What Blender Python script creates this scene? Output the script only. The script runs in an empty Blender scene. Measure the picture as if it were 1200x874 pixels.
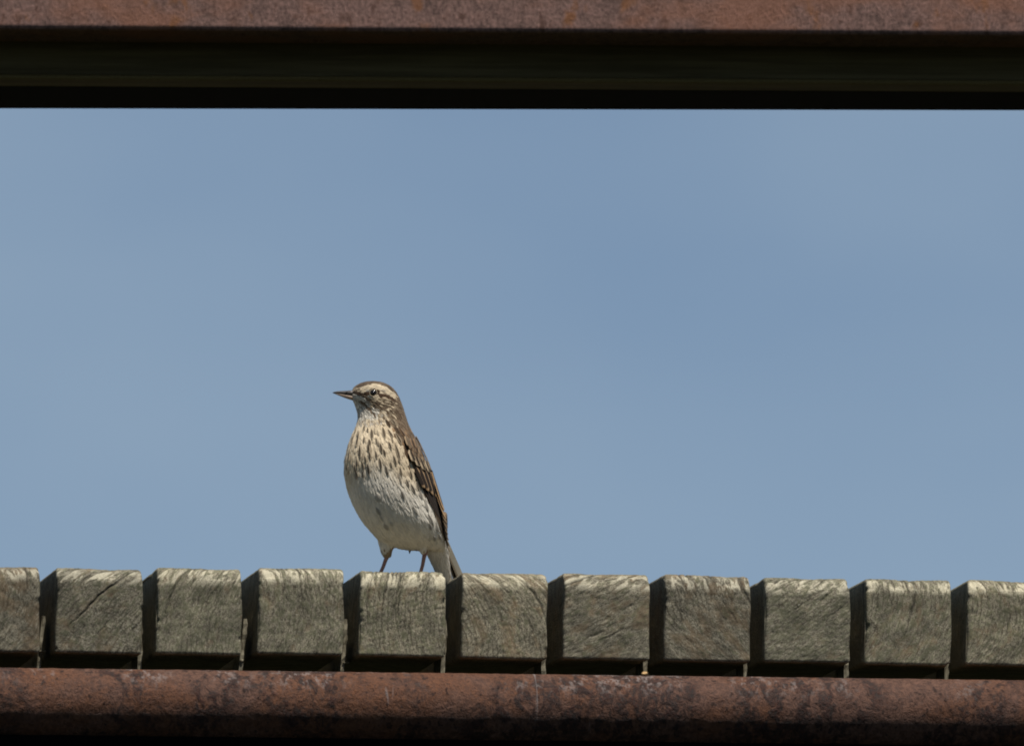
import bpy, bmesh, math, random
import numpy as np
from mathutils import Vector, Matrix
from mathutils.bvhtree import BVHTree
R = math.radians
random.seed(7); rng = np.random.default_rng(7)
scn = bpy.context.scene
C = scn.collection

# ------------------------------------------------------------------ camera
PITCH, DIST, SCL = R(6.0), 12.0, 1490.0           # metres to the deck, photo pixels per metre there
FPX = SCL * DIST
cam = bpy.data.cameras.new('Camera'); camo = bpy.data.objects.new('Camera', cam); C.objects.link(camo)
FWD = Vector((0, math.cos(PITCH), math.sin(PITCH))); RGT = Vector((1, 0, 0)); UPV = Vector((0, -math.sin(PITCH), math.cos(PITCH)))
CAM = -FWD * DIST
camo.location = CAM
camo.rotation_euler = (R(90) + PITCH, 0, 0)
cam.sensor_fit = 'HORIZONTAL'; cam.sensor_width = 36.0; cam.lens = FPX / 1200 * 36
cam.clip_start = 0.5; cam.clip_end = 20000
cam.dof.use_dof = True; cam.dof.focus_distance = DIST + 0.05; cam.dof.aperture_fstop = 22
scn.camera = camo
# ------------------------------------------------------------------ sky, sun, exposure
SUN_EL, SUN_AZ = R(68), R(28)                      # azimuth from the camera's side, towards picture right
SUN = Vector((math.cos(SUN_EL) * math.sin(SUN_AZ), -math.cos(SUN_EL) * math.cos(SUN_AZ), math.sin(SUN_EL)))
w = bpy.data.worlds.new('World'); scn.world = w; w.use_nodes = True
wt = w.node_tree; wn = wt.nodes; wl = wt.links; wn.clear()
sky = wn.new('ShaderNodeTexSky'); sky.sky_type = 'NISHITA'; sky.sun_disc = False
sky.sun_elevation = SUN_EL; sky.sun_rotation = math.atan2(SUN.x, SUN.y)
sky.altitude = 0; sky.air_density = 0.6; sky.dust_density = 0.0; sky.ozone_density = 4.0
wtc = wn.new('ShaderNodeTexCoord')
wno = wn.new('ShaderNodeTexNoise'); wno.inputs['Scale'].default_value = 17; wno.inputs['Detail'].default_value = 4; wno.inputs['Roughness'].default_value = 0.45
wmp = wn.new('ShaderNodeMapping'); wmp.inputs['Scale'].default_value = (1, 1, 1.9); wmp.inputs['Location'].default_value = (.31, .2, .07); wl.new(wtc.outputs['Generated'], wmp.inputs[0]); wl.new(wmp.outputs[0], wno.inputs['Vector'])
wra = wn.new('ShaderNodeMapRange'); wra.inputs[1].default_value = 0.3; wra.inputs[2].default_value = 0.72; wra.inputs[3].default_value = 0.28; wra.inputs[4].default_value = 0.7
wl.new(wno.outputs['Fac'], wra.inputs[0])
wmx = wn.new('ShaderNodeMix'); wmx.data_type = 'RGBA'
wl.new(wra.outputs[0], wmx.inputs['Factor']); wl.new(sky.outputs[0], wmx.inputs['A']); wmx.inputs['B'].default_value = (4.75, 6.3, 8.0, 1)   # thin high cloud
wbg = wn.new('ShaderNodeBackground'); wbg.inputs['Strength'].default_value = 0.064
wl.new(wmx.outputs['Result'], wbg.inputs['Color'])
wo = wn.new('ShaderNodeOutputWorld'); wl.new(wbg.outputs[0], wo.inputs['Surface'])
sun = bpy.data.lights.new('Sun', 'SUN'); sun.energy = 4.8; sun.angle = R(0.53); sun.color = (1.0, 0.96, 0.9)
suno = bpy.data.objects.new('Sun', sun); C.objects.link(suno); suno.rotation_euler = SUN.to_track_quat('Z', 'Y').to_euler(); suno.location = (3, -6, 9)
scn.view_settings.view_transform = 'Standard'; scn.view_settings.look = 'None'
scn.view_settings.exposure = 0.0; scn.view_settings.gamma = 1.0
scn.render.engine = 'CYCLES'; scn.cycles.filter_width = 1.9

# ------------------------------------------------------------------ helpers
def lin(r, g, b):
    f = lambda c: (c / 255 / 12.92) if c <= 10 else ((c / 255 + .055) / 1.055) ** 2.4
    return np.array([f(r), f(g), f(b)])
def ray(px, py): return (FWD * FPX + RGT * (px - 600) - UPV * (py - 437)).normalized()
def hit(px, py, p0, n):
    d = ray(px, py); return CAM + d * ((p0 - CAM).dot(n) / d.dot(n))
def mesh_obj(name, verts, faces, mat=None, parent=None, smooth=True):
    me = bpy.data.meshes.new(name); me.from_pydata([tuple(v) for v in verts], [], [tuple(f) for f in faces]); me.update()
    if smooth: me.polygons.foreach_set('use_smooth', [True] * len(me.polygons))
    o = bpy.data.objects.new(name, me); C.objects.link(o)
    if mat: me.materials.append(mat)
    if parent: o.parent = parent
    return o
def tag(o, label=None, cat=None, group=None, kind=None):
    for k, v in (('label', label), ('category', cat), ('group', group), ('kind', kind)):
        if v: o[k] = v
    return o
def fattr(me, name, vals, typ='FLOAT'):
    a = me.attributes.new(name, typ, 'POINT'); a.data.foreach_set({'FLOAT': 'value', 'FLOAT_VECTOR': 'vector', 'FLOAT_COLOR': 'color'}[typ], np.asarray(vals, dtype=np.float32).ravel())
class NT:
    """small node-graph helper"""
    def __init__(s, name):
        s.m = bpy.data.materials.new(name); s.m.use_nodes = True; s.t = s.m.node_tree; s.n = s.t.nodes; s.n.clear()
        s.out = s.n.new('ShaderNodeOutputMaterial'); s.p = s.n.new('ShaderNodeBsdfPrincipled'); s.t.links.new(s.p.outputs[0], s.out.inputs[0])
    def set(s, sock, v):
        if hasattr(v, 'is_output') or isinstance(v, bpy.types.NodeSocket): s.t.links.new(v, sock)
        elif isinstance(v, (tuple, list, np.ndarray)): sock.default_value = tuple(v) + ((1,) if len(v) == 3 and sock.type == 'RGBA' else ())
        else: sock.default_value = v
    def attr(s, name, out='Fac', typ='GEOMETRY'):
        a = s.n.new('ShaderNodeAttribute'); a.attribute_name = name; a.attribute_type = typ; return a.outputs[out]
    def obj(s): return s.n.new('ShaderNodeTexCoord').outputs['Object']
    def scale(s, v, sc):
        m = s.n.new('ShaderNodeMapping'); s.set(m.inputs[0], v); m.inputs['Scale'].default_value = sc; return m.outputs[0]
    def noise(s, v, scale=1, detail=4, rough=.55, dist=0):
        t = s.n.new('ShaderNodeTexNoise'); s.set(t.inputs['Vector'], v)
        for k, x in (('Scale', scale), ('Detail', detail), ('Roughness', rough), ('Distortion', dist)): t.inputs[k].default_value = x
        return t.outputs['Fac']
    def ramp(s, f, a, b, lo=0., hi=1.):
        m = s.n.new('ShaderNodeMapRange'); s.set(m.inputs[0], f); m.inputs[1].default_value = a; m.inputs[2].default_value = b; m.inputs[3].default_value = lo; m.inputs[4].default_value = hi; m.interpolation_type = 'SMOOTHSTEP'; return m.outputs[0]
    def math(s, op, a, b=0.):
        m = s.n.new('ShaderNodeMath'); m.operation = op; s.set(m.inputs[0], a); s.set(m.inputs[1], b); return m.outputs[0]
    def mix(s, f, a, b, mode='MIX'):
        m = s.n.new('ShaderNodeMix'); m.data_type = 'RGBA'; m.blend_type = mode; s.set(m.inputs['Factor'], f); s.set(m.inputs['A'], a); s.set(m.inputs['B'], b); return m.outputs['Result']
    def bump(s, h, dist, strength=1.0, prev=None):
        b = s.n.new('ShaderNodeBump'); s.set(b.inputs['Height'], h); b.inputs['Distance'].default_value = dist; b.inputs['Strength'].default_value = strength
        if prev is not None: s.set(b.inputs['Normal'], prev)
        return b.outputs[0]
    def done(s, col, rough=.9, normal=None, spec=.3):
        s.set(s.p.inputs['Base Color'], col); s.set(s.p.inputs['Roughness'], rough); s.p.inputs['Specular IOR Level'].default_value = spec
        if normal is not None: s.set(s.p.inputs['Normal'], normal)
        return s.m

# ------------------------------------------------------------------ materials
def mat_wood():
    s = NT('weathered_timber'); g = s.attr('gcoord', 'Vector'); top = s.attr('top'); cr = s.attr('crack')
    hue = s.attr('hue')
    fine = s.noise(s.scale(g, (.72, .30, .4)), 1, 7, .68, .8)
    tone = s.attr('tone')
    speck = s.noise(s.scale(g, (1.5, 1.1, 1.3)), 1, 4, .7)
    blotch = s.noise(s.scale(g, (.07, .045, .06)), 1, 4, .6, .4)
    mid = s.noise(s.scale(g, (.28, .16, .2)), 1, 4, .6, .8)
    v = s.math('ADD', s.math('MULTIPLY', fine, .5), s.math('MULTIPLY', speck, .55))
    c = s.mix(s.ramp(v, .40, .66), (.05, .045, .032), (.40, .365, .285))
    sx = s.n.new('ShaderNodeSeparateXYZ'); s.set(sx.inputs[0], g)
    warp = s.noise(s.scale(g, (.09, .05, .05)), 1, 3, .6)
    ringw = s.math('SINE', s.math('ADD', s.math('MULTIPLY', sx.outputs[0], 1.7), s.math('MULTIPLY', warp, 16)))
    zone = s.ramp(s.noise(s.scale(g, (.05, .05, .05)), 1, 2), .42, .60, .1, .65)
    c = s.mix(s.math('MULTIPLY', s.ramp(ringw, .35, .95), zone), c, (.065, .056, .04))
    c = s.mix(s.ramp(mid, .53, .66, 0, .7), c, (.07, .063, .042))
    c = s.mix(s.ramp(s.math('ADD', blotch, hue), .48, .66, 0, .55), c, (.20, .14, .085))
    c = s.mix(s.ramp(s.math('SUBTRACT', mid, hue), .50, .62, 0, .35), c, (.21, .22, .14))
    lich = s.noise(s.scale(g, (.5, .45, .5)), 1, 3, .6)
    c = s.mix(s.ramp(lich, .66, .74, 0, .6), c, (.6, .59, .5))
    patch = s.noise(s.scale(g, (.20, .06, .1)), 1, 4, .6, .6)
    pm = s.math('MULTIPLY', top, s.ramp(patch, .47, .57))
    c = s.mix(s.math('MULTIPLY', pm, .85), c, s.mix(s.ramp(speck, .35, .65), (.36, .33, .25), (.66, .62, .50)))
    c = s.mix(1.0, c, s.mix(tone, (.62, .62, .64), (1.12, 1.08, 1.0)), 'MULTIPLY')
    wide = s.noise(s.scale(g, (.075, .06, .05)), 1, 3, .55, .8)
    c = s.mix(1.0, c, s.mix(s.ramp(wide, .34, .66), (.72, .72, .71), (1.13, 1.12, 1.09)), 'MULTIPLY')
    c = s.mix(s.math('MULTIPLY', cr, .9), c, (.02, .018, .014))
    b = s.bump(v, .0007, .5); b = s.bump(mid, .001, .35, b)
    return s.done(c, .92, b, .2)
def mat_lath():
    s = NT('thin_timber'); o = s.obj()
    n = s.noise(s.scale(o, (900, 200, 90)), 1, 5, .65)
    return s.done(s.mix(s.ramp(n, .35, .65), (.10, .085, .055), (.28, .25, .18)), .9, s.bump(n, .0006), .2)
def mat_pipe():
    s = NT('rusted_pipe'); o = s.obj()
    big = s.noise(s.scale(o, (11, 14, 14)), 1, 5, .6, .6)
    mid = s.noise(s.scale(o, (95, 70, 70)), 1, 6, .68, .5)
    fin = s.noise(s.scale(o, (340, 300, 300)), 1, 5, .7)
    c = s.mix(s.ramp(fin, .3, .7), (.07, .026, .012), (.16, .068, .034))
    c = s.mix(s.ramp(big, .42, .60, 0, .8), c, s.mix(s.ramp(fin, .35, .65), (.065, .030, .020), (.15, .080, .056)))
    dark = s.math('MULTIPLY', s.ramp(mid, .44, .56), s.ramp(s.noise(s.scale(o, (15, 7, 7)), 1, 3), .42, .54))
    c = s.mix(s.math('MULTIPLY', dark, .9), c, s.mix(s.ramp(fin, .4, .6), (.014, .008, .006), (.045, .018, .013)))
    pit = s.noise(s.scale(o, (170, 150, 150)), 1, 4, .6)
    c = s.mix(s.ramp(pit, .57, .66, 0, .85), c, (.018, .009, .007))
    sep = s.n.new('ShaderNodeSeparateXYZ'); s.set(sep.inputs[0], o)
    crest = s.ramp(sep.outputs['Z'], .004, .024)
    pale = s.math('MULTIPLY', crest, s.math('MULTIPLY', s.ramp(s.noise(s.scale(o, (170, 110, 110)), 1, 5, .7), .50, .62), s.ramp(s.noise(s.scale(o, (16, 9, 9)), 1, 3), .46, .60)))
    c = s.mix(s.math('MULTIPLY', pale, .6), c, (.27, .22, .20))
    drip = s.math('MULTIPLY', s.ramp(s.noise(s.scale(o, (95, 5, 8)), 1, 3, .6, .4), .69, .74, 0, .5), s.ramp(sep.outputs['Z'], -.03, .02))
    c = s.mix(drip, c, (.28, .25, .24))
    b = s.bump(fin, .0016, .9); b = s.bump(mid, .003, .9, b)
    return s.done(c, s.ramp(fin, .3, .7, .65, .95), b, .35)
def mat_rustplate():
    s = NT('rusted_plate'); o = s.obj()
    st = s.noise(s.scale(o, (75, 60, 46)), 1, 6, .68, .5)
    fin = s.noise(s.scale(o, (420, 300, 330)), 1, 5, .75)
    big = s.noise(s.scale(o, (9, 9, 16)), 1, 4, .6)
    c = s.mix(s.ramp(s.math('ADD', s.math('MULTIPLY', fin, .55), s.math('MULTIPLY', st, .45)), .36, .64), (.085, .052, .042), (.34, .195, .155))
    c = s.mix(s.ramp(st, .54, .66, 0, .8), c, (.075, .036, .024))
    c = s.mix(s.ramp(big, .46, .64, 0, .6), c, (.30, .13, .075))
    og = s.noise(s.scale(o, (38, 38, 26)), 1, 4, .6)
    c = s.mix(s.ramp(og, .60, .70, 0, .7), c, (.26, .105, .04))
    return s.done(c, .9, s.bump(s.math('ADD', fin, st), .0014, .8), .25)
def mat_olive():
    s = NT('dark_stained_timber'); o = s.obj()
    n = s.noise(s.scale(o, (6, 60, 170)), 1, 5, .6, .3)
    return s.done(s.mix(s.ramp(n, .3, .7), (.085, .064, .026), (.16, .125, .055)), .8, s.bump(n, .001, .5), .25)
def mat_ground():
    s = NT('ground_scrub'); o = s.obj()
    n = s.noise(o, .6, 8, .65); m = s.noise(o, 14, 6, .7)
    c = s.mix(s.ramp(n, .35, .65), (.016, .020, .009), (.034, .034, .018))
    return s.done(s.mix(s.ramp(m, .4, .6, 0, .6), c, (.012, .014, .008)), 1, s.bump(m, .05), .05)
def mat_col(name, rough=.85, spec=.15, sheen=0.):
    s = NT(name); c = s.attr('Col', 'Color')
    s.p.inputs['Sheen Weight'].default_value = sheen; s.p.inputs['Sheen Roughness'].default_value = .5
    o = s.obj(); n = s.noise(o, 2600, 3, .6)
    c2 = s.mix(s.ramp(n, .3, .7, 0, .45), c, (.5, .47, .42), 'MULTIPLY')
    return s.done(c2, rough, None, spec)
def mat_plain(name, col, rough=.5, spec=.4, var=.25):
    s = NT(name); n = s.noise(s.obj(), 900, 3)
    return s.done(s.mix(s.ramp(n, .3, .7), tuple(np.array(col) * (1 - var)), tuple(np.array(col) * (1 + var))), rough, None, spec)
SHADE_BLACK = mat_plain('shade_black', (.004, .004, .004), .95, .05)  # near-black colour that paints in the shade under beam and pipe
WOOD, LATH, PIPE, PLATE, OLIVE, GROUND = mat_wood(), mat_lath(), mat_pipe(), mat_rustplate(), mat_olive(), mat_ground()

# ------------------------------------------------------------------ ground
GZ = CAM.z - 1.65
N = 24; ext = 4000.0
gs = np.sign(np.linspace(-1, 1, N + 1)) * np.abs(np.linspace(-1, 1, N + 1)) ** 3 * ext
gv = [(x, y, GZ + (0 if max(abs(x), abs(y)) < 30 else random.uniform(-.3, .1))) for y in gs for x in gs]
gf = [(j * (N + 1) + i, j * (N + 1) + i + 1, (j + 1) * (N + 1) + i + 1, (j + 1) * (N + 1) + i) for j in range(N) for i in range(N)]
tag(mesh_obj('ground', gv, gf, GROUND), 'dark low scrubby ground below the deck', None, None, 'structure')

# ------------------------------------------------------------------ deck frame
YAW = R(8.2)
U = Vector((math.cos(YAW), math.sin(YAW), 0)); B = Vector((-math.sin(YAW), math.cos(YAW), 0)); Z = Vector((0, 0, 1))
O = hit(600, 669.5, Vector((0, 0, 0)), Vector((0, 1, 0)))
def deck_uz(px, py, depth=0.0):
    q = hit(px, py, O + B * depth, B) - O; return q.dot(U), q.z
def deck_obj(o, u, d, z): o.location = O + U * u + B * d + Z * z; o.rotation_euler = (0, 0, YAW); return o

def rounded_profile(h, L, rt, rb):
    """side view (y depth, z) of a plank, closed loop; returns points, normals, arc from the top edge"""
    P = []
    def add(y, z, ny, nz): P.append((y, z, ny, nz))
    for y in (L, L * .6, L * .3, .2, .1, .05, .02): add(y, 0, 0, -1)
    for k in range(4):
        a = R(90) * k / 3; add(rb - rb * math.sin(a), rb - rb * math.cos(a), -math.sin(a), -math.cos(a))
    n = int((h - rt - rb) / .0008)
    for k in range(1, n): add(0, rb + (h - rt - rb) * k / n, -1, 0)
    n = int(rt * 1.57 / .0008)
    for k in range(n + 1):                          # worn top arris: flatter than a quarter circle
        a = R(90) * k / n; add(rt - rt * math.cos(a), h - rt + rt * math.sin(a), -math.cos(a), math.sin(a))
    for k in range(1, 31): add(rt + .0012 * k, h, 0, 1)
    for y in (.07, .1, .15, .25, .4, .7): add(y, h, 0, 1)
    add(L, h, 0, 1)
    return np.array(P)
def vnoise(p, seed):
    """cheap smooth pseudo noise, p (n,3) in mm"""
    r = np.random.default_rng(seed); out = np.zeros(len(p))
    for _ in range(14):
        k = r.normal(size=3) * r.uniform(.08, .55); out += np.sin(p @ k + r.uniform(0, 6.3)) / 14 ** .5
    return out
def plank(name, wd, h, L, grain, taper, seed, ntop):
    r = np.random.default_rng(seed); rt, rb, re = r.uniform(.0125, .0155), .002, .0026
    P = rounded_profile(h, L, rt, rb); n = len(P)
    xs = np.concatenate([[0, .0004, .0009, .0016, .0026], np.linspace(.0026, wd - .0026, int(wd / .0008))[1:-1], wd - np.array([.0026, .0016, .0009, .0004, 0])])
    arc = np.concatenate([[0], np.cumsum(np.hypot(np.diff(P[:, 0]), np.diff(P[:, 1])))])
    i_top = int(np.argmax(P[:, 3] > .999)); arc = arc[i_top] - arc      # + going down the front, 0 at the crest
    m = len(xs)
    dx = np.minimum(xs, wd - xs); off = np.where(dx < re, re - np.sqrt(np.maximum(re ** 2 - (re - dx) ** 2, 0)), 0)
    X = np.repeat(xs[None, :], n, 0); OF = np.repeat(off[None, :], n, 0); A = np.repeat(arc[:, None], m, 1)
    Y = P[:, 0][:, None] - P[:, 2][:, None] * OF; Zz = P[:, 1][:, None] - P[:, 3][:, None] * OF
    NY = np.repeat(P[:, 2][:, None], m, 1); NZ = np.repeat(P[:, 3][:, None], m, 1)
    ga = R(grain)
    # grain coordinates in millimetres: across the growth rings, along them, depth; s is height unrolled over the arris
    zz = (arc.max() - A) * 1000; zz = np.where(A < 0, arc[i_top - 1] * 0 + (arc[i_top] - A) * 1000 * 0 + h * 1000 - A * 1000, h * 1000 - A * 1000)
    bend = r.choice([-1, 1]) * r.uniform(.003, .010)
    xm = X * 1000 + bend * (zz - 30) ** 2
    gx = xm * math.cos(ga) - zz * math.sin(ga); gy = xm * math.sin(ga) + zz * math.cos(ga)
    # drying cracks that run along the rings over the worn edge
    crack = np.zeros_like(X)
    wob = .6 * np.sin(gy * .17 + seed) + .25 * np.sin(gy * .63 + 2 * seed)
    for _ in range(ntop):
        x0 = r.uniform(.05, .95) * wd * 1000
        g0 = x0 * math.cos(ga) - (h * 1000 - 8) * math.sin(ga)
        lo, hi = h * 1000 - r.uniform(14, 30) - (30 if r.random() < .16 else 0), h * 1000 + r.uniform(-2, 14)
        wdt = r.uniform(.55, .9)
        c = np.exp(-((gx - g0 - wob) / (wdt * np.clip((zz - lo) / 22, .35, 1))) ** 2) * np.clip((zz - lo) / 6, 0, 1) * np.clip((hi - zz) / 5, 0, 1)
        crack = np.maximum(crack, c * r.uniform(.7, 1))
    for _ in range(r.integers(3, 7)):               # short checks on the end grain
        x0, z0 = r.uniform(.1, .9) * wd * 1000, r.uniform(6, 46)
        g0, y0 = x0 * math.cos(ga) - z0 * math.sin(ga), x0 * math.sin(ga) + z0 * math.cos(ga)
        c = np.exp(-((gx - g0 - wob) / .32) ** 2) * np.exp(-((gy - y0) / r.uniform(4, 11)) ** 4)
        crack = np.maximum(crack, c * r.uniform(.3, .8))
    pts = np.stack([X * 1000, Y * 1000 * np.ones_like(X), Zz * 1000 * np.ones_like(X)], -1).reshape(-1, 3)
    rough = (vnoise(pts * np.array([1, 1, 1]), seed) * .00014 + vnoise(pts * 2.7, seed + 9) * .00010).reshape(n, m)
    gpts = np.stack([gx * 1.6, gy * .25, Y * 300 * np.ones_like(X)], -1).reshape(-1, 3)
    rough += vnoise(gpts, seed + 3).reshape(n, m) * .00006
    disp = rough - crack * .0011 - .0008 * np.exp(-((xs[None, :] - r.uniform(.2, .8) * wd) / .012) ** 2) * (A < rt * 1.2)
    disp *= (P[:, 0] < .06)[:, None] & np.ones((1, m), bool)
    edge = np.exp(-((np.minimum(X, wd - X)) / .0035) ** 2) * (P[:, 0] < .06)[:, None]
    chip = np.maximum(0, vnoise(np.stack([zz.ravel() * .9, np.where(X < wd / 2, 0, 40).ravel(), np.zeros(X.size)], -1), seed + 21).reshape(n, m) - .55)
    disp = disp - edge * chip * .0008
    Yd = Y + NY * disp; Zd = Zz + NZ * disp
    sag = np.where(A < rt * 1.9, 1, 0)
    Xd = X - taper * (1 - X / wd) * (1 - Zd / h) + np.where(X < wd / 2, 1, -1) * edge * chip * .0008 + .0005 * np.sin(Zd * 130 + seed) * np.where((xs < .004) | (xs > wd - .004), 1, 0)[None, :]
    V = np.stack([Xd, Yd, Zd], -1).reshape(-1, 3)
    F = [(i * m + j, i * m + j + 1, (i + 1) * m + j + 1, (i + 1) * m + j) for i in range(n - 1) for j in range(m - 1)]
    F += [((n - 1) * m + j, (n - 1) * m + j + 1, j + 1, j) for j in range(m - 1)]
    F.append([i * m for i in range(n)]); F.append([i * m + m - 1 for i in range(n - 1, -1, -1)])
    o = mesh_obj(name, V, F, WOOD, None, True)
    me = o.data
    # flat rear face and side caps
    sm = np.ones(len(me.polygons), bool); sm[-(m - 1) - 2:] = False; me.polygons.foreach_set('use_smooth', sm)
    so = r.uniform(0, 900, 3)
    fattr(me, 'gcoord', np.stack([gx + so[0], gy + so[1], np.broadcast_to(Y * 300, X.shape) + so[2]], -1), 'FLOAT_VECTOR')
    t = np.clip((rt * 1.62 - A) / .004, 0, 1) * np.clip((A - .005) / .005, 0, 1)
    fattr(me, 'top', t); fattr(me, 'crack', np.clip(crack, 0, 1)); fattr(me, 'hue', np.full(X.size, r.uniform(-.09, .09))); fattr(me, 'tone', np.full(X.size, r.uniform(.45, 1)))
    return o

# measured on the photograph: left edge at foot, right edge, top and bottom of every plank end
PL = [(-53, 46, 662, 763.5, 15), (64.5, 166.5, 664, 764.5, 45), (183, 283, 663.5, 766, 20), (302, 403, 663, 766, 3), (420.5, 522, 667, 768.5, 2),
      (539.5, 641, 669, 771, -28), (659, 761, 670, 772, 62), (777.5, 879, 671.7, 774, -32), (895.5, 996.5, 675, 775.5, 56), (1013.5, 1115, 676.5, 778, 15), (1132, 1233, 678, 779, 8)]
ORD = ['first', 'second', 'third', 'fourth', 'fifth', 'sixth', 'seventh', 'eighth']
LOOK = {0: 'upright dark grain', 1: 'diagonal furrows', 2: 'brown stain', 3: 'long upright crack', 5: 'slanting cracks', 6: 'pitted end', 7: 'bold slanting cracks', 8: 'dark smudges', 9: 'fine upright cracks', 10: 'pale speckles'}
LEN = 0.95
planks = []
allp = [(-53 - 118.6 * k, 46 - 118.6 * k, 662 - 1.5 * k, 763.5 - 1.5 * k, 20 * k) for k in (2, 1)] + PL + [(1132 + 118.6 * k, 1233 + 118.6 * k, 678 + 1.5 * k, 779 + 1.5 * k, -20 * k) for k in (1, 2)]
for idx, (xl, xr, yt, yb, gr) in enumerate(allp):
    i = idx - 2
    ul, z1 = deck_uz(xl, yt); ur, z0 = deck_uz(xr, yb)
    zt = deck_uz((xl + xr) / 2, yt)[1]; zb = deck_uz((xl + xr) / 2, yb)[1]
    wd, h = ur - ul, zt - zb
    o = plank('timber_plank', wd - .0014, h, LEN + random.uniform(-.01, .01), gr, .0012, 100 + idx, [7, 9, 10, 9, 12, 9, 7, 10, 7, 11, 8][max(0, min(10, i))])
    deck_obj(o, ul + .0014, random.uniform(-.0012, .0012), zb)
    o.rotation_euler = (random.uniform(-.004, .004), R(random.uniform(.2, .8)), YAW + random.uniform(-.006, .006))
    if i == 4: lb = 'weathered square timber plank the bird stands on, rust tinge on its end'
    elif i < 4: lb = f'weathered timber plank, {ORD[3 - i]} from the bird\'s plank towards its beak' + (', ' + LOOK[i] if i in LOOK else '')
    else: lb = f'weathered timber plank, {ORD[i - 5]} from the bird\'s plank towards its tail' + (', ' + LOOK[i] if i in LOOK else '')
    tag(o, lb, 'plank', 'timber planks of the deck'); planks.append((o, wd, h, zb, ul))

# ------------------------------------------------------------------ round pipe under the plank ends
PR, PD = .0278, .004
_, pz = deck_uz(600, 789.5, PD)
def tube(name, pts, rad, mat, seg=48, parent=None, jit=0):
    V, F = [], []
    n = len(pts)
    for i, p in enumerate(pts):
        for k in range(seg):
            a = 2 * math.pi * k / seg; rr = rad + (random.gauss(0, jit) if jit else 0)
            V.append((p, rr * math.cos(a), rr * math.sin(a)))
    for i in range(n - 1):
        for k in range(seg): F.append((i * seg + k, (i + 1) * seg + k, (i + 1) * seg + (k + 1) % seg, i * seg + (k + 1) % seg))
    F.append(list(range(seg - 1, -1, -1))); F.append([(n - 1) * seg + k for k in range(seg)])
    return mesh_obj(name, V, F, mat, parent)
pipe = tube('steel_pipe', np.linspace(-1.3, 1.3, 500), PR, PIPE, 72, None, .00014)
deck_obj(pipe, 0, PD, pz - PR)
tag(pipe, 'rusty round steel pipe running under the plank ends', 'pipe')

def box(name, sx, sy, sz, mat, bev=.003, parent=None, seg=3):
    bm = bmesh.new(); bmesh.ops.create_cube(bm, size=1); bmesh.ops.scale(bm, vec=(sx, sy, sz), verts=bm.verts)
    if bev: bmesh.ops.bevel(bm, geom=bm.edges[:], offset=bev, segments=seg, profile=.5, affect='EDGES')
    me = bpy.data.meshes.new(name); bm.to_mesh(me); bm.free(); me.materials.append(mat)
    for p in me.polygons: p.use_smooth = False
    o = bpy.data.objects.new(name, me); C.objects.link(o)
    if parent: o.parent = parent
    return o
zbm = min(p[3] for p in planks[2:13])
sup = box('shade_filler_beam', 2.6, .05, .12, SHADE_BLACK, .003)  # added beam, coloured black to fill in the shade below the pipe
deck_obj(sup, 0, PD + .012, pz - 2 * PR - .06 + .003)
tag(sup, 'added black beam standing in for shade beneath the rusty pipe', 'timber')
bear = box('timber_bearer', 2.6, .045, .07, OLIVE, .003)
deck_obj(bear, 0, .24, zbm - .035 + .0025)
tag(bear, 'dark timber bearer behind the rusty pipe, carrying the planks', 'timber')

CRUMB = mat_plain('fresh_wood_crumb', (.55, .36, .18), .9, .1)
# thin laths wedged in the gaps between planks
for idx, (o, wd, h, zb, ul) in enumerate(planks):
    i = idx - 2
    if not 0 <= i <= 9: continue
    lean = {0: .0060, 2: .005, 3: .0045, 4: .002}.get(i, .0004) + random.uniform(-.0004, .0004)
    up = {0: .032, 2: .031, 3: .031, 4: .032}.get(i, .028)
    t, d0, d1 = random.uniform(.0028, .0038), .035 + random.uniform(-.003, .003), .075
    zlo = -.026
    V = []; rows = 14
    for k in range(rows + 1):
        f = k / rows; z = zlo + (up - zlo) * f; x = wd + .0004 + lean * f + random.uniform(-.0001, .0001)
        tt = t * (1 + random.uniform(-.18, .18)) * (.7 if k == rows else 1)
        V += [(x, d0 + random.uniform(-.0006, .0006), z), (x + tt, d0 + random.uniform(-.0006, .0006), z), (x + tt, d1, z), (x, d1, z)]
    F = [(0, 1, 2, 3)] + [(k * 4 + a, k * 4 + (a + 1) % 4, k * 4 + 4 + (a + 1) % 4, k * 4 + 4 + a) for k in range(rows) for a in range(4)] + [tuple(rows * 4 + a for a in (3, 2, 1, 0))]
    l = mesh_obj('lath', V, F, LATH, None, False); l.rotation_euler = (0, 0, YAW); l.location = O + U * ul + Z * zb
    if i in (0, 2, 3, 6):
        zc = {0: .004, 2: -.002, 3: -.0035, 6: -.0085}[i]; bm = bmesh.new(); bmesh.ops.create_icosphere(bm, subdivisions=2, radius=.0016 if i != 6 else .0026)
        for v in bm.verts: v.co = Vector((v.co.x * (1.9 if i in (0, 3) else 1.2), v.co.y, v.co.z * (.45 if i in (0, 3) else .8))) * random.uniform(.75, 1.2)
        me = bpy.data.meshes.new('splinter'); bm.to_mesh(me); bm.free(); me.materials.append(LATH if i != 6 else CRUMB)
        sp = bpy.data.objects.new('splinter', me); C.objects.link(sp); sp.parent = l; fz = (zc - zlo) / (up - zlo); sp.location = (wd + .0004 + lean * fz + t * .5 + (.002 if i in (0, 3) else 0), d0 - .0005, zc)
    if i == 4: lb = 'thin timber lath wedged beside the plank the bird stands on, towards its tail'
    elif i < 4: lb = f'thin timber lath wedged beside the {ORD[3 - i]} plank from the bird towards its beak'
    else: lb = f'thin timber lath wedged beside the {ORD[i - 5]} plank from the bird towards its tail'
    tag(l, lb, 'lath', 'laths wedged between the planks')

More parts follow.
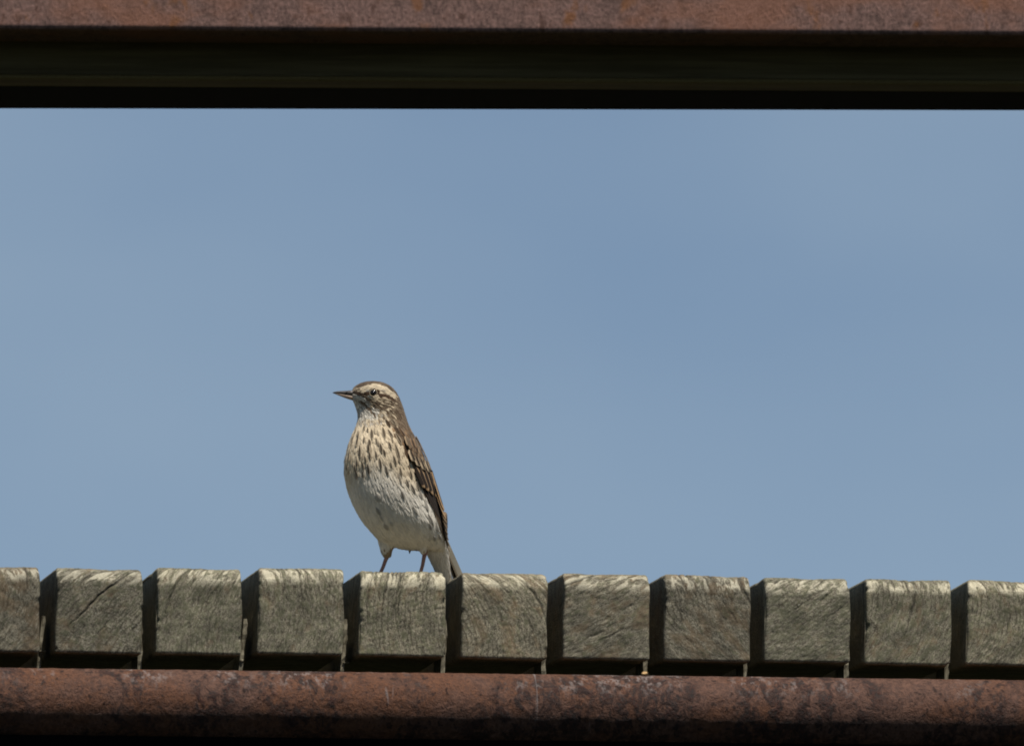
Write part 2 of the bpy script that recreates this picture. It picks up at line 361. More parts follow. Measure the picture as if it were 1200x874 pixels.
# ------------------------------------------------------------------ overhead beam, in front of the deck
BY = -0.75
def sweep_profile(name, prof, half, mat, n=60, parent=None):
    V, F = [], []; m = len(prof)
    for x in np.linspace(-half, half, n):
        V += [(x, y, z) for y, z in prof]
    for i in range(n - 1):
        for k in range(m): F.append((i * m + k, i * m + (k + 1) % m, (i + 1) * m + (k + 1) % m, (i + 1) * m + k))
    F.append(list(range(m))[::-1]); F.append([(n - 1) * m + k for k in range(m)])
    o = mesh_obj(name, V, F, mat, parent, False); bmh = bmesh.new(); bmh.from_mesh(o.data); bmesh.ops.recalc_face_normals(bmh, faces=bmh.faces[:]); bmh.to_mesh(o.data); bmh.free(); return o
def arc_pts(cy, cz, r, a0, a1, n=6): return [(cy + r * math.cos(R(a0 + (a1 - a0) * k / n)), cz + r * math.sin(R(a0 + (a1 - a0) * k / n))) for k in range(n + 1)]
pb = hit(600, 38, Vector((0, BY, 0)), Vector((0, 1, 0)))
beam = bpy.data.objects.new('overhead_beam', None); C.objects.link(beam)
beam.location = pb; beam.rotation_euler = (0, R(.02), R(2.6))
tag(beam, 'rusty steel and dark timber beam spanning above the bird', 'beam')
# rusty hollow section in front: bottom edge at z = 0
sweep_profile('steel_section', arc_pts(.004, .004, .004, 180, 270) + arc_pts(.071, .004, .004, 270, 360) + [(.075, .15), (0, .15)], 2.0, PLATE, 80, beam)
# timber behind it: shaded face 0.03 m high, rounded lower arris, deep flat underside
q1 = hit(600, 97, pb + Vector((0, .083, 0)), Vector((0, 1, 0))).z - pb.z
def zat(py, dy): return hit(600, py, pb + Vector((0, dy, 0)), Vector((0, 1, 0))).z - pb.z
z50, z92, z97 = zat(49.5, .078), zat(92, .080), zat(97, .082)
back = .30
zb_ = zat(128.4, back)
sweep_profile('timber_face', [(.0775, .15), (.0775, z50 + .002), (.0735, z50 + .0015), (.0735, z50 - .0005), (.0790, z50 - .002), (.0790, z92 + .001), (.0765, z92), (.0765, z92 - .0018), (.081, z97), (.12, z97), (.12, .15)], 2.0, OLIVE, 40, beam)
sweep_profile('timber_soffit', [(.104, .15), (.104, z97 + .001), (back, zb_), (back, .15)], 2.0, SHADE_BLACK, 40, beam).rotation_euler = (0, 0, R(-1.9))  # deep shade of the underside is put into the soffit's colour

BEAD = mat_plain('pale_bead', (.17, .125, .05), .9, .1, .15)
for nm, z_, y_, r_ in (('upper_bead', z50 - .0005, .0745, .0022), ('lower_bead', z92 - .0016, .0775, .0020)):
    sweep_profile(nm, arc_pts(y_, z_, r_, 0, 330, 11), 2.0, BEAD, 12, beam)
# posts that carry the structure, beyond both picture edges
for sx in (-1, 1):
    po = box('steel_post', .09, .09, (pb.z + .1) - GZ + .05, PLATE, .006)
    po.location = (sx * 1.55, BY + .19 + sx * 1.55 * math.tan(R(2.6)), ((pb.z + .1) + GZ - .05) / 2)
    po.rotation_euler = (0, 0, R(2.6))
    tag(po, f'rusty square steel post under the end of the overhead beam on the bird\'s {"tail" if sx > 0 else "beak"} side', 'post', 'posts of the structure')
    zt = pz - PR
    dp = box('deck_post', .12, .24, O.z + zt - .004 - GZ + .05, OLIVE, .006)
    deck_obj(dp, sx * 1.12, .10, 0); dp.location.z = (O.z + zt - .004 + GZ - .05) / 2
    tag(dp, f'square timber post carrying the deck on the bird\'s {"tail" if sx > 0 else "beak"} side', 'post', 'posts of the deck')

# ------------------------------------------------------------------ the bird
# modelled in units q (X right, Y down, W away from the viewer, 1 q = about 0.2 mm), then placed on its plank
o5, wd5, h5, zb5, ul5 = planks[6]
ztop5 = O.z + zb5 + h5
FOOT = Vector((338, 832))                                        # q position of the feet
fp = ray(370 + FOOT.x / 3.36, 430 + FOOT.y / 3.36)
t_ = (ztop5 - .0004 - CAM.z) / fp.z; FW = CAM + fp * t_           # where that line of sight meets the plank's top
if (FW - O).dot(B) > .2: FW = hit(370 + FOOT.x / 3.36, 430 + FOOT.y / 3.36, O + B * .1, B)
FW.z = ztop5 - .0004
KQ = (FW.y - CAM.y) / math.cos(PITCH) / FPX / 3.36
def q2l(X, Y, W): return Vector(((X - FOOT.x) * KQ, W * KQ, (FOOT.y - Y) * KQ))

RT = np.array([  # Y, left, right, half depth, centre depth
 (54, 205, 235, 12, 0), (58, 184, 262, 30, 0), (66, 163, 283, 46, 0), (78, 148, 300, 57, 0), (92, 140, 313, 63, 0), (106, 137, 322, 66, 0), (122, 141, 330, 68, 0), (140, 150, 337, 68, 0),
 (160, 158, 344, 68, 2), (180, 164, 350, 69, 2), (200, 166, 356, 72, 2), (220, 162, 363, 78, 2), (240, 154, 372, 86, 0), (260, 145, 382, 95, -2), (280, 137, 392, 104, -4), (300, 130, 401, 112, -6),
 (330, 121, 414, 122, -6), (370, 114, 430, 131, -4), (400, 112, 440, 136, 0), (430, 113, 449, 139, 4), (470, 121, 459, 140, 6), (510, 133, 468, 137, 7), (550, 150, 478, 130, 8), (590, 172, 488, 119, 9),
 (620, 193, 495, 108, 11), (650, 220, 501, 92, 17), (675, 243, 506, 76, 26), (692, 268, 509, 60, 36), (704, 300, 511, 46, 44), (713, 345, 512, 32, 52), (718, 395, 505, 16, 58)], float)
def ring(Y):
    v = [np.interp(Y, RT[:, 0], RT[:, k]) for k in (1, 2, 3, 4)]
    return (v[0] + v[1]) / 2, (v[1] - v[0]) / 2, v[2], v[3]
def ringpt(Y, phi, ofs=0.0):
    xc, rx, ry, cd = ring(Y)
    return np.array([xc + (rx + ofs) * math.sin(phi), Y, cd - (ry + ofs) * math.cos(phi)])
def loft(V, F, rings, seg=56):
    base = len(V)
    for rp in rings: V += rp
    n = len(rings)
    for i in range(n - 1):
        for k in range(seg): F.append((base + i * seg + k, base + i * seg + (k + 1) % seg, base + (i + 1) * seg + (k + 1) % seg, base + (i + 1) * seg + k))
    F.append([base + k for k in range(seg - 1, -1, -1)]); F.append([base + (n - 1) * seg + k for k in range(seg)])
def tubepts(path, rad, seg=56, squash=1.0):
    """rings round a polyline of (X,Y,W) points"""
    P = [np.array(p, float) for p in path]; out = []
    for i, p in enumerate(P):
        t = P[min(i + 1, len(P) - 1)] - P[max(i - 1, 0)]; t /= np.linalg.norm(t)
        a = np.cross(t, [0, .02, 1.0]); a /= np.linalg.norm(a); b = np.cross(t, a)
        out.append([tuple(p + rad[i] * (a * math.cos(2 * math.pi * k / seg) + squash * b * math.sin(2 * math.pi * k / seg))) for k in range(seg)])
    return out
V, F = [], []
ys = np.concatenate([[54, 56, 58], np.arange(62, 700, 8), [704, 709, 713, 718]])
rs = []
for Y in ys:
    xc, rx, ry, cd = ring(Y); rr = []
    hd = max(0, min(1, (210 - Y) / 60))
    for k in range(56):
        a = 2 * math.pi * k / 56; s_, c_ = math.sin(a), math.cos(a)
        e = 1 - .42 * hd * max(0, -s_) ** 1.6                    # the head narrows towards the beak
        rr.append((xc + rx * s_, Y, cd - ry * c_ * e))
    rs.append(rr)
loft(V, F, rs)
loft(V, F, tubepts([(305, 600, 40), (288, 650, 44), (278, 690, 46), (279, 722, 46), (284, 746, 46)], [70, 48, 33, 23, 14]))      # feathered shanks
loft(V, F, tubepts([(400, 585, 40), (408, 645, 36), (418, 690, 32), (425, 716, 30), (429, 735, 29)], [50, 38, 27, 18, 11]))
loft(V, F, tubepts([(440, 590, 40), (462, 660, 66), (479, 715, 96), (490, 755, 122), (502, 795, 146), (514, 826, 165), (520, 842, 174)], [80, 58, 44, 36, 29, 24, 14], 56, .8))   # vent and undertail
raw = mesh_obj('body_raw', [(x, w_, -y) for x, y, w_ in V], F)
bmh = bmesh.new(); bmh.from_mesh(raw.data); bmesh.ops.recalc_face_normals(bmh, faces=bmh.faces[:]); bmh.to_mesh(raw.data); bmh.free()
rm = raw.modifiers.new('r', 'REMESH'); rm.mode = 'VOXEL'; rm.voxel_size = 4.2
smo = raw.modifiers.new('s', 'SMOOTH'); smo.factor = .5; smo.iterations = 12
dg = bpy.context.evaluated_depsgraph_get(); bme = bpy.data.meshes.new_from_object(raw.evaluated_get(dg))
bpy.data.objects.remove(raw)
bverts = np.array([v.co[:] for v in bme.vertices]); bpolys = [tuple(p.vertices) for p in bme.polygons]
bvh = BVHTree.FromPolygons([Vector(v) for v in bverts], bpolys)   # space (X, W, -Y)

bird = bpy.data.objects.new('bird', None); C.objects.link(bird); bird.location = FW
tag(bird, 'small streaked brown and cream bird standing upright on a plank, beak in profile', 'bird')
PLUM = mat_col('plumage', .9, .1, .12)

def seg_d(X, Y, pl):
    p = np.array([X, Y]); best = 1e9
    for a, b in zip(pl[:-1], pl[1:]):
        a, b = np.array(a, float), np.array(b, float); u = np.clip(np.dot(p - a, b - a) / np.dot(b - a, b - a), 0, 1); best = min(best, np.linalg.norm(p - a - u * (b - a)))
    return best
SUPER = [(180, 92), (204, 82), (224, 77), (256, 83), (280, 95), (304, 112)]
LORE = [(142, 100), (170, 106), (205, 110)]
POST = [(248, 113), (278, 118), (303, 128)]
MALAR = [(170, 132), (192, 152), (215, 175), (232, 196)]
MOUST = [(180, 116), (200, 128), (218, 142), (240, 150)]
EARB = [(245, 160), (268, 164), (292, 152), (305, 136)]
cream, white, buff = lin(228, 209, 178), lin(238, 229, 212), lin(208, 188, 158)
brown, dark, grey = lin(130, 112, 92), lin(60, 45, 33), lin(190, 180, 164)
mantle, rufous = lin(124, 106, 86), lin(152, 122, 92)
def psi(X, Y, W):
    xc, rx, ry, cd = ring(min(Y, 690)); ph = math.degrees(math.atan2((X - xc) / rx, -(W - cd) / ry)); d = abs((ph + 45 + 180) % 360 - 180); return d
def look(X, Y, W):
    """base colour, streak colour, streak chance, length, width of the feather growing at a point"""
    r = random.random
    if Y < 232 and X < 375:
        d = seg_d(X, Y, SUPER)
        L, Wd = 17, 10
        ysup = np.interp(X, [150, 182, 224, 258, 283, 320], [90, 90, 76, 82, 95, 118])
        if Y < 60 or (Y < ysup - 9 and d > 10): return brown * random.uniform(.55, .95), dark, .75, 18, 9
        if d < 9 + 3 * r(): return cream * random.uniform(.72, 1.0), buff * .9, .3, 15, 9
        if (X < 182 and Y < 98): return (brown if r() < .6 else buff * .9), dark, .35, 12, 8
        if seg_d(X, Y, LORE) < 6.5 or seg_d(X, Y, POST) < 6.5: return dark * (1.4 + r()), dark, .3, 13, 8
        if math.hypot(X - 227, Y - 107) < 24: return (cream if Y > 112 else dark * 1.5), brown, .2, 9, 6
        if seg_d(X, Y, MALAR) < 4.5: return brown * (.8 + .5 * r()), dark, .35, 13, 8
        if seg_d(X, Y, MOUST) < 5 or seg_d(X, Y, EARB) < 5: return brown * (.85 + .4 * r()), dark, .3, 13, 8
        if X > 305 + (Y - 100) * .12: return mantle, dark, .5, 20, 11                         # nape
        if 205 < X < 305 and 118 < Y < 162: return (buff * .95 if r() < .55 else brown), dark, .3, 14, 8
        if Y < 205 and X < 245: return white * .92 if r() < .8 else grey * .8, grey * .5, .3, 15, 9   # chin and throat
        side = np.clip((X - 235 - (210 - Y) * .2) / 60, 0, 1)
        if r() < side: return (mantle * 1.05 if r() < .55 else buff), dark, .45, 20, 11
        return cream * .98 if r() < .7 else grey, brown, .35, 18, 11
    p = psi(X, Y, W)
    lim = np.interp(Y, [230, 300, 400, 520, 650, 720], [58, 74, 84, 98, 125, 150])
    if (Y > 706 and X < 306) or (Y > 716 and 408 < X < 446 and W < 48): return lin(176, 152, 120), brown, .2, 16, 8                       # shanks
    if Y > 650 and X > 430: return white * .93, grey, .15, 30, 14
    if p > lim + random.uniform(-6, 6): return (mantle if r() < .7 else rufous), dark, .6, 26, 14
    f = np.clip((Y - 400 - 40 * math.sin(X * .02)) / 80, 0, 1)                                # buff breast to white belly
    base = cream * (1 - f) + white * .97 * f
    if Y < 430 and p > lim - 22: base = base * .6 + buff * .4
    return base, (brown * (1 - f) + grey * f), (.05 * (1 - f) + .03), 26 + 8 * f, 12 + 2 * f

def flow(X, Y, W):
    P = np.array([X, Y, W], float)
    a = P - np.array([138, 102, 0.]); a /= np.linalg.norm(a) + 1e-6
    b = P - np.array([214, 135, 10.]); b /= np.linalg.norm(b) + 1e-6
    c = np.array([515., 860., 190.]) - P; c /= np.linalg.norm(c)
    t1 = np.clip((Y - 150) / 70, 0, 1); t2 = np.clip((Y - 400) / 240, 0, 1)
    d = (a * (1 - t1) + b * t1); d = d * (1 - t2) + c * t2
    if Y > 690 and X < 440: d = np.array([0.05, 1, 0.])
    return d
class FeatherMesh:
    def __init__(s): s.V, s.F, s.Cc = [], [], []
    def lay(s, P, L, Wd, base, cen, wcen, lift, off, rows=5, sharp=.25, tip=None, jit=.12, bow=.16):
        """a blade that follows the body from point P (X,W,-Y space) along the plumage flow"""
        p = Vector(P); X, Y, W = p.x, -p.z, p.y
        i0 = len(s.V); ang = random.gauss(0, jit); prof = [.5, .9, 1.0, .86, sharp] if rows == 5 else [.12, .5, .85, 1, .95, .7, .2] if rows == 7 else list(np.interp(np.linspace(0, 4, rows), range(5), [.5, .9, 1, .86, sharp]))
        step = L / (rows - 1); cur = p
        for rI in range(rows):
            loc, nor, _, _ = bvh.find_nearest(cur)
            d = flow(loc.x, -loc.z, loc.y); d = Vector((d[0], d[2], -d[1])); d = d - nor * d.dot(nor)
            if d.length < 1e-5: d = Vector((0, 0, -1))
            d.normalize(); sd = nor.cross(d); d = (d * math.cos(ang) + sd * math.sin(ang)); sd = nor.cross(d)
            f = rI / (rows - 1); hw = Wd / 2 * prof[rI]
            c0 = loc + nor * (off + lift * f)
            for c in (-2, -1, 0, 1, 2):
                q = c0 + sd * (hw * c / 2) - nor * (abs(c) ** 2 / 4 * Wd * bow)
                s.V.append((q.x, q.y, q.z))
                k = {0: 1., 1: .9 if rows == 7 else .5, 2: 0.}[abs(c)] * wcen * (1 if 0 < rI < rows - 1 else .55)
                col = base * (1 - k) + cen * k
                if tip is not None and rI == rows - 1: col = tip
                s.Cc.append(np.clip(col, .002, .95))
            cur = loc + d * step
        for rI in range(rows - 1):
            for c in range(4):
                a = i0 + rI * 5 + c; s.F.append((a, a + 1, a + 6, a + 5))
    def build(s, name, parent, mat):
        vs = [((x - FOOT.x) * KQ, w_ * KQ, (FOOT.y + zq) * KQ) for x, w_, zq in s.V]
        o = mesh_obj(name, vs, s.F, mat, parent)
        fattr(o.data, 'Col', np.concatenate([np.array(s.Cc), np.ones((len(s.Cc), 1))], 1), 'FLOAT_COLOR'); return o

# the continuous body under the plumage
bcol = np.array([np.append(look(v[0], -v[2], v[1])[0] * .8, 1) for v in bverts])
body = mesh_obj('body', [((x - FOOT.x) * KQ, w_ * KQ, (FOOT.y + zq) * KQ) for x, w_, zq in bverts], bpolys, PLUM, bird)
fattr(body.data, 'Col', bcol, 'FLOAT_COLOR')

# contour feathers
tris = []
for p in bpolys:
    for k in range(1, len(p) - 1): tris.append((p[0], p[k], p[k + 1]))
tris = np.array(tris); A_, B_, C_ = bverts[tris[:, 0]], bverts[tris[:, 1]], bverts[tris[:, 2]]
area = np.linalg.norm(np.cross(B_ - A_, C_ - A_), axis=1) / 2; cen_ = (A_ + B_ + C_) / 3
wgt = area * np.where(-cen_[:, 2] < 235, 3.4, 1.0)
idx_ = rng.choice(len(tris), 26000, p=wgt / wgt.sum()); rr1, rr2 = np.sqrt(rng.random(26000)), rng.random(26000)
pts_ = A_[idx_] * (1 - rr1)[:, None] + B_[idx_] * (rr1 * (1 - rr2))[:, None] + C_[idx_] * (rr1 * rr2)[:, None]
grid = {}; keep = []
for p in pts_:
    md = 5.2 if -p[2] < 235 else 8.6
    g = tuple((p / 9).astype(int)); ok = True
    for dx in (-1, 0, 1):
        for dy in (-1, 0, 1):
            for dz in (-1, 0, 1):
                for q in grid.get((g[0] + dx, g[1] + dy, g[2] + dz), ()):
                    if (q[0] - p[0]) ** 2 + (q[1] - p[1]) ** 2 + (q[2] - p[2]) ** 2 < md * md: ok = False; break
                if not ok: break
            if not ok: break
        if not ok: break
    if ok: grid.setdefault(g, []).append(p); keep.append(p)
fm = FeatherMesh()
for p in keep:
    X, Y, W = p[0], -p[2], p[1]
    if math.hypot(X - 227, Y - 106) < 15.5 or (X < 143 and 88 < Y < 122) or (Y > 706 and 300 < X < 404): continue
    base, sc, pr, L, Wd = look(X, Y, W)
    v = random.uniform(.86, 1.1); st = random.random() < pr
    belly = Y > 440
    fm.lay(p, L * random.uniform(.8, 1.25), Wd * random.uniform(.8, 1.2), base * v, sc if st else base * v * .93, .85 if st else .5, random.uniform(.8, 2.2) * (.6 if Y < 235 else 1), random.uniform(.2, 1.1), 5, random.uniform(.15, .45), None, .16 if belly else .12)
# dark feather centres read off the photograph (q units: X, Y, length, width, strength)
S1 = [(185, 190, 110, 22), (125, 220, 100, 16), (100, 340, 90, 16), (235, 115, 50, 20), (270, 140, 45, 18), (330, 185, 90, 28), (300, 270, 66, 26), (190, 340, 95, 22), (265, 310, 75, 22), (290, 390, 60, 18),
      (395, 310, 75, 26), (435, 385, 55, 20), (540, 440, 85, 22), (400, 460, 85, 20), (455, 560, 70, 20), (275, 530, 95, 22), (165, 560, 65, 20), (130, 510, 60, 16), (230, 590, 60, 20), (45, 490, 80, 16), (600, 550, 65, 16),
      (420, 150, 95, 22), (470, 180, 85, 20), (560, 215, 95, 24), (620, 262, 110, 24), (560, 345, 120, 18), (480, 300, 75, 18), (655, 372, 75, 20), (660, 690, 65, 20), (715, 720, 75, 22), (630, 820, 75, 20), (440, 60, 65, 20), (500, 70, 65, 22),
      (540, 130, 70, 20), (590, 170, 70, 22), (640, 200, 70, 22), (150, 130, 60, 16), (350, 260, 50, 14), (230, 240, 50, 15), (240, 440, 55, 15), (345, 400, 50, 14), (60, 410, 70, 14), (500, 500, 55, 14), (700, 600, 60, 18), (760, 700, 70, 18), (215, 480, 60, 16), (160, 450, 60, 16), (90, 270, 60, 13)]
SK = [(x * .3844 + 100.8, y * .3844 + 201.6, L * .3844, w_ * .3844, 1.) for x, y, L, w_ in S1]
SK += [(234, 518, 34, 17, .42), (238, 572, 32, 14, .6), (250, 596, 22, 9, .45), (270, 640, 28, 15, .55), (292, 628, 18, 9, .35), (345, 515, 24, 9, .7), (385, 572, 26, 8, .5), (438, 596, 34, 10, .8), (446, 628, 22, 9, .8), (470, 606, 34, 11, .9), (468, 640, 24, 11, .7), (474, 580, 30, 10, .8), (452, 560, 30, 9, .7), (488, 618, 26, 9, .9), (428, 540, 30, 8, .6), (410, 500, 30, 9, .7), (392, 470, 30, 9, .7), (458, 672, 22, 10, .6), (478, 668, 20, 9, .6)]
for _ in range(16):                                              # fine stray streaks between the bold ones
    Y = random.uniform(235, 455); X = random.uniform(ring(Y)[0] - ring(Y)[1] * .93, ring(Y)[0] + ring(Y)[1] * .55); SK.append((X, Y, random.uniform(16, 30), random.uniform(3.5, 6), random.uniform(.5, .9)))
for X, Y, L, Wd, k in SK:
    X += random.gauss(0, 3.5); Y += random.gauss(0, 4.5)
    h_ = bvh.ray_cast(Vector((X, -400, -(Y - L * .5))), Vector((0, 1, 0)))
    if h_[0] is None: continue
    base = look(X, Y, h_[0].y)[0] * .9
    fm.lay(h_[0], L * random.uniform(1.2, 1.7), Wd * random.uniform(1.5, 2.0), base, dark * random.uniform(.45, .8), random.uniform(.9, 1.0) * k, 1.0, 4.2, 7, .25, None, .06, .14)
for _ in range(70):                                              # the far flank carries the same streaks
    ph = R(random.uniform(-170, -95)); Y = random.uniform(240, 450); q = ringpt(Y, ph)
    if psi(q[0], Y, q[2]) < 88: fm.lay((q[0], q[2], -Y), random.uniform(24, 38), 17, cream * .9, dark, .95, 1.2, 2.6, 7, .25)
pl = fm.build('plumage', body, PLUM); pl['kind'] = 'stuff'

# ---- folded wings: every large feather its own blade
WING = mat_col('wing_feathers', .75, .2, .05)
def phi_at(X, Y, ofs):
    xc, rx, ry, cd = ring(Y); s_ = (X - xc) / (rx + ofs)
    return math.asin(max(-1, min(1, s_))) if s_ <= 1 else R(90)
SIDE = 1
def blade(name, parent, A, T, Wd, cen, edge, off0, off1, mirror, rows=12, blunt=.55, tipc=None, phis=None, one=False):
    """feather from photo point A to T lying on the wing's curved sheet"""
    vs, cs, fs = [], [], []
    p0, p1 = phis if phis else (phi_at(A[0], A[1], off0), phi_at(T[0], T[1], off1))
    pts = []
    for k in range(rows):
        f = k / (rows - 1); Y = A[1] + (T[1] - A[1]) * f
        of = off0 + (off1 - off0) * f
        if phis: ph = p0 + (p1 - p0) * f
        else:
            Xa = A[0] + (T[0] - A[0]) * f; ph = phi_at(Xa, min(Y, 700), of); rg_ = ring(min(Y, 700))
            ex = max(0., Xa - rg_[0] - rg_[1] - of); of += ex; ph = min(ph, R(90) - R(14) * min(1, ex / 6))
        if mirror: ph = -math.pi / 2 - ph
        q = ringpt(min(Y, 700), ph, of); q[1] = Y
        n = np.array([math.sin(ph), 0, -math.cos(ph)]); pts.append((q, n))
    for k, (q, n) in enumerate(pts):
        f = k / (rows - 1); t = pts[min(k + 1, rows - 1)][0] - pts[max(k - 1, 0)][0]; t /= np.linalg.norm(t); sd = np.cross(n, t); sd /= np.linalg.norm(sd)
        hw = Wd / 2 * min(1, .45 + 2.2 * f) * (1 if f < .72 else math.sqrt(max(0, 1 - ((f - .72) / .28) ** 2)) * (1 - blunt * 0) * .92 + .08)
        for c in range(-3, 4):
            e = abs(c) / 3; q2 = q + sd * hw * c / 3 - n * (e ** 2) * Wd * .10 + n * (.5 if c == 0 else 0)
            vs.append(q2l(*q2)); k_ = {3: 1., 2: .6, 1: .04, 0: 0.}[abs(c)]
            if one and c * (-1 if mirror else 1) * SIDE < 0: k_ = 0.
            if f > .9: k_ = max(k_, .75)
            col = cen * (1 - k_) + edge * k_
            if c == 0: col = col * .7
            if tipc is not None and f > .85: col = tipc
            cs.append(np.append(col, 1))
    for k in range(rows - 1):
        for c in range(6): a = k * 7 + c; fs.append((a, a + 1, a + 8, a + 7))
    n0 = len(vs)                                                 # a thin second skin gives the blade thickness
    nn = [pts[i // 7][1] for i in range(n0)]
    vs += [v - Vector((n_[0], n_[2], -n_[1])) * (1.2 * KQ) for v, n_ in zip(vs, nn)]; cs += cs[:n0]
    fs += [tuple(i + n0 for i in reversed(f_)) for f_ in fs]
    o = mesh_obj(name, vs, fs, WING, parent); fattr(o.data, 'Col', np.array(cs), 'FLOAT_COLOR'); return o
dk, blk, bf, tan, bf2 = lin(52, 41, 32), lin(44, 36, 30), lin(214, 176, 132), lin(172, 146, 114), lin(226, 200, 164)
for mirror in (False, True):
    # the wing's hand and arm: a sheet following the flank
    vs, fs, cs = [], [], []
    for i in range(26):
        f = i / 25; Y = 285 + f * 395
        a0, a1 = np.interp(f, [0, .3, .6, .85, 1], [52, 50, 58, 72, 84]), np.interp(f, [0, .2, .5, 1], [110, 128, 125, 100])
        for j in range(9):
            ph = R(a0 + (a1 - a0) * j / 8); ph = -math.pi / 2 - ph if mirror else ph
            e = 1.2 + 4.2 * math.sin(math.pi * j / 8); q = ringpt(Y, ph, e); vs.append(q2l(*q)); cs.append(np.append(mantle * .8 if f < .35 else dk, 1))
    for i in range(25):
        for j in range(8): a = i * 9 + j; fs.append((a, a + 1, a + 10, a + 9))
    wing = mesh_obj('wing', vs, fs, WING, bird); fattr(wing.data, 'Col', np.array(cs), 'FLOAT_COLOR')
    if not mirror: wing['label'] = 'brown folded wing with buff feather edges'
    # primaries
    for k in range(6):
        f = k / 5
        blade('primary_feather', wing, (446 + 18 * f, 500 - 6 * f), (532 - 10 * f, 724 - 110 * f), 22, blk, tan * (.45 + .45 * f), 5 + 1.2 * k, 7 + 1.5 * k, mirror)
    # secondaries: the dark wedge along the lower wing edge
    for k in range(4):
        f = k / 3
        blade('secondary_feather', wing, (408 + 26 * f, 440 - 8 * f), (498 + 14 * f, 612 - 26 * f), 20, blk * .9, dk * 1.7, 6 + 1.3 * k, 9 + 1.3 * k, mirror)
    # tertials
    for k, (A, T) in enumerate((((440, 425), (518, 628)), ((455, 420), (519, 598)), ((466, 415), (513, 566)))):
        blade('tertial_feather', wing, A, T, 26, dk, bf, 11 + 1.5 * k, 12 + 1.5 * k, mirror)
    for k in range(4):                                           # dorsal tertials over the back
        f = k / 3; blade('tertial_feather', wing, (0, 400 - 8 * k), (0, 600 - 30 * k), 30, dk, bf, 11 + k, 12 + k, mirror, phis=(R(92 + 11 * k), R(93 + 9 * k)))
    # greater coverts: dark with buff edges
    for k, (A, T) in enumerate((((396, 404), (431, 484)), ((413, 406), (447, 496)), ((430, 406), (464, 508)), ((446, 406), (480, 518)), ((459, 406), (494, 526)))):
        blade('covert_feather', wing, A, T, 24, dk * .8, bf * 1.1, 13 + .9 * k, 14 + .9 * k, mirror, one=True)
    for k in range(4): blade('covert_feather', wing, (0, 395), (0, 500), 22, dk, bf, 13 + k, 14 + k, mirror, phis=(R(94 + 12 * k), R(95 + 11 * k)))
    # median coverts: short, dark centre, pale tip
    for k, (x, y) in enumerate(((382, 350), (402, 368), (422, 380), (442, 386))):
        blade('covert_feather', wing, (x - 9, y - 16), (x + 10, y + 32), 27, dk * .75, bf2, 15 + .6 * k, 17 + .6 * k, mirror, 9)
    for k in range(3): blade('covert_feather', wing, (0, 370), (0, 425), 26, dk, bf2, 15, 17, mirror, 9, phis=(R(96 + 13 * k), R(97 + 13 * k)))
    # lesser coverts and scapulars
    for row in range(4):
        for k in range(6):
            x = 360 + row * 12 + k * 12 + random.uniform(-3, 3); y = 290 + row * 20 + k * 5 + random.uniform(-4, 4)
            xc, rx, ry, cd = ring(y)
            if x > xc + rx + 4: continue
            blade('scapular_feather', wing, (x - 6, y - 14), (x + 8, y + 28), 22, mantle * .75 if random.random() < .55 else dk * 1.3, rufous if random.random() < .6 else tan * 1.05, 13 + 1.3 * (4 - row) * .5, 16 + .6 * (4 - row), mirror, 8)
    for row in range(5):
        for k in range(4): blade('scapular_feather', wing, (0, 270 + row * 24), (0, 312 + row * 24), 30, mantle * .7, tan, 9 + row * .8, 12 + row, mirror, 8, phis=(R(92 + 15 * k), R(93 + 15 * k)))

# ---- tail
tail = None
A0, T0 = np.array([490., 640., 84.]), np.array([569., 843., 194.]); tl = (T0 - A0) / np.linalg.norm(T0 - A0)
lat = np.array([.72, .05, -.69]); lat -= tl * lat.dot(tl); lat /= np.linalg.norm(lat); tn = np.cross(tl, lat)
if tn[2] > 0: tn = -tn
def tail_feather(l, i, parent):
    vs, cs, fs = [], [], []; outer = abs(l) > .7
    for k in range(12):
        f = k / 11; c0 = A0 + (T0 - A0) * f + lat * l * (8 + 20 * f) - tn * (abs(l) * -5 + (i % 2) * .8)
        hw = 11 * (1 if f < .85 else math.sqrt(max(.02, 1 - ((f - .85) / .16) ** 2)))
        for c in range(-2, 3):
            
            rot = R(50) * max(0, (abs(l) - .4) / .6) * (1 if l > 0 else -1)
            vs.append(c0 + (lat * math.cos(rot) - tn * math.sin(rot)) * hw * c / 2 - tn * .4 * abs(c))
            if outer: cc = white * 1.02 if c * l > -2 else tan * .85
            elif abs(l) > .5: cc = tan * .8 if c * l > 0 else dark
            else: cc = dk if abs(c) < 2 else tan * .7
            cs.append(np.append(np.clip(cc, 0, .92), 1))
    n0 = len(vs); vs += [v - tn * -1.4 for v in vs]; cs += cs
    for k in range(11):
        for c in range(4): a = k * 5 + c; fs += [(a, a + 1, a + 6, a + 5), (a + n0 + 5, a + n0 + 6, a + n0 + 1, a + n0)]
    o = mesh_obj('tail_feather', [q2l(*v) for v in vs], fs, WING, parent); fattr(o.data, 'Col', np.array(cs), 'FLOAT_COLOR'); return o
vs, fs = [], []
for rg in tubepts([A0 - tl * 12, A0 + tl * 40, A0 + tl * 90], [16, 14, 5], 16, .35): vs += rg
for i in range(2):
    for k in range(16): fs.append((i * 16 + k, i * 16 + (k + 1) % 16, (i + 1) * 16 + (k + 1) % 16, (i + 1) * 16 + k))
tail = mesh_obj('tail', [q2l(*v) for v in vs], fs, WING, bird); fattr(tail.data, 'Col', np.tile(np.append(dk, 1), (len(vs), 1)), 'FLOAT_COLOR')
tail['label'] = 'dark tail with white outer feathers'
for i, l in enumerate((-1, -.78, -.56, -.34, -.12, .12, .34, .56, .78, 1)): tail_feather(l, i, tail)

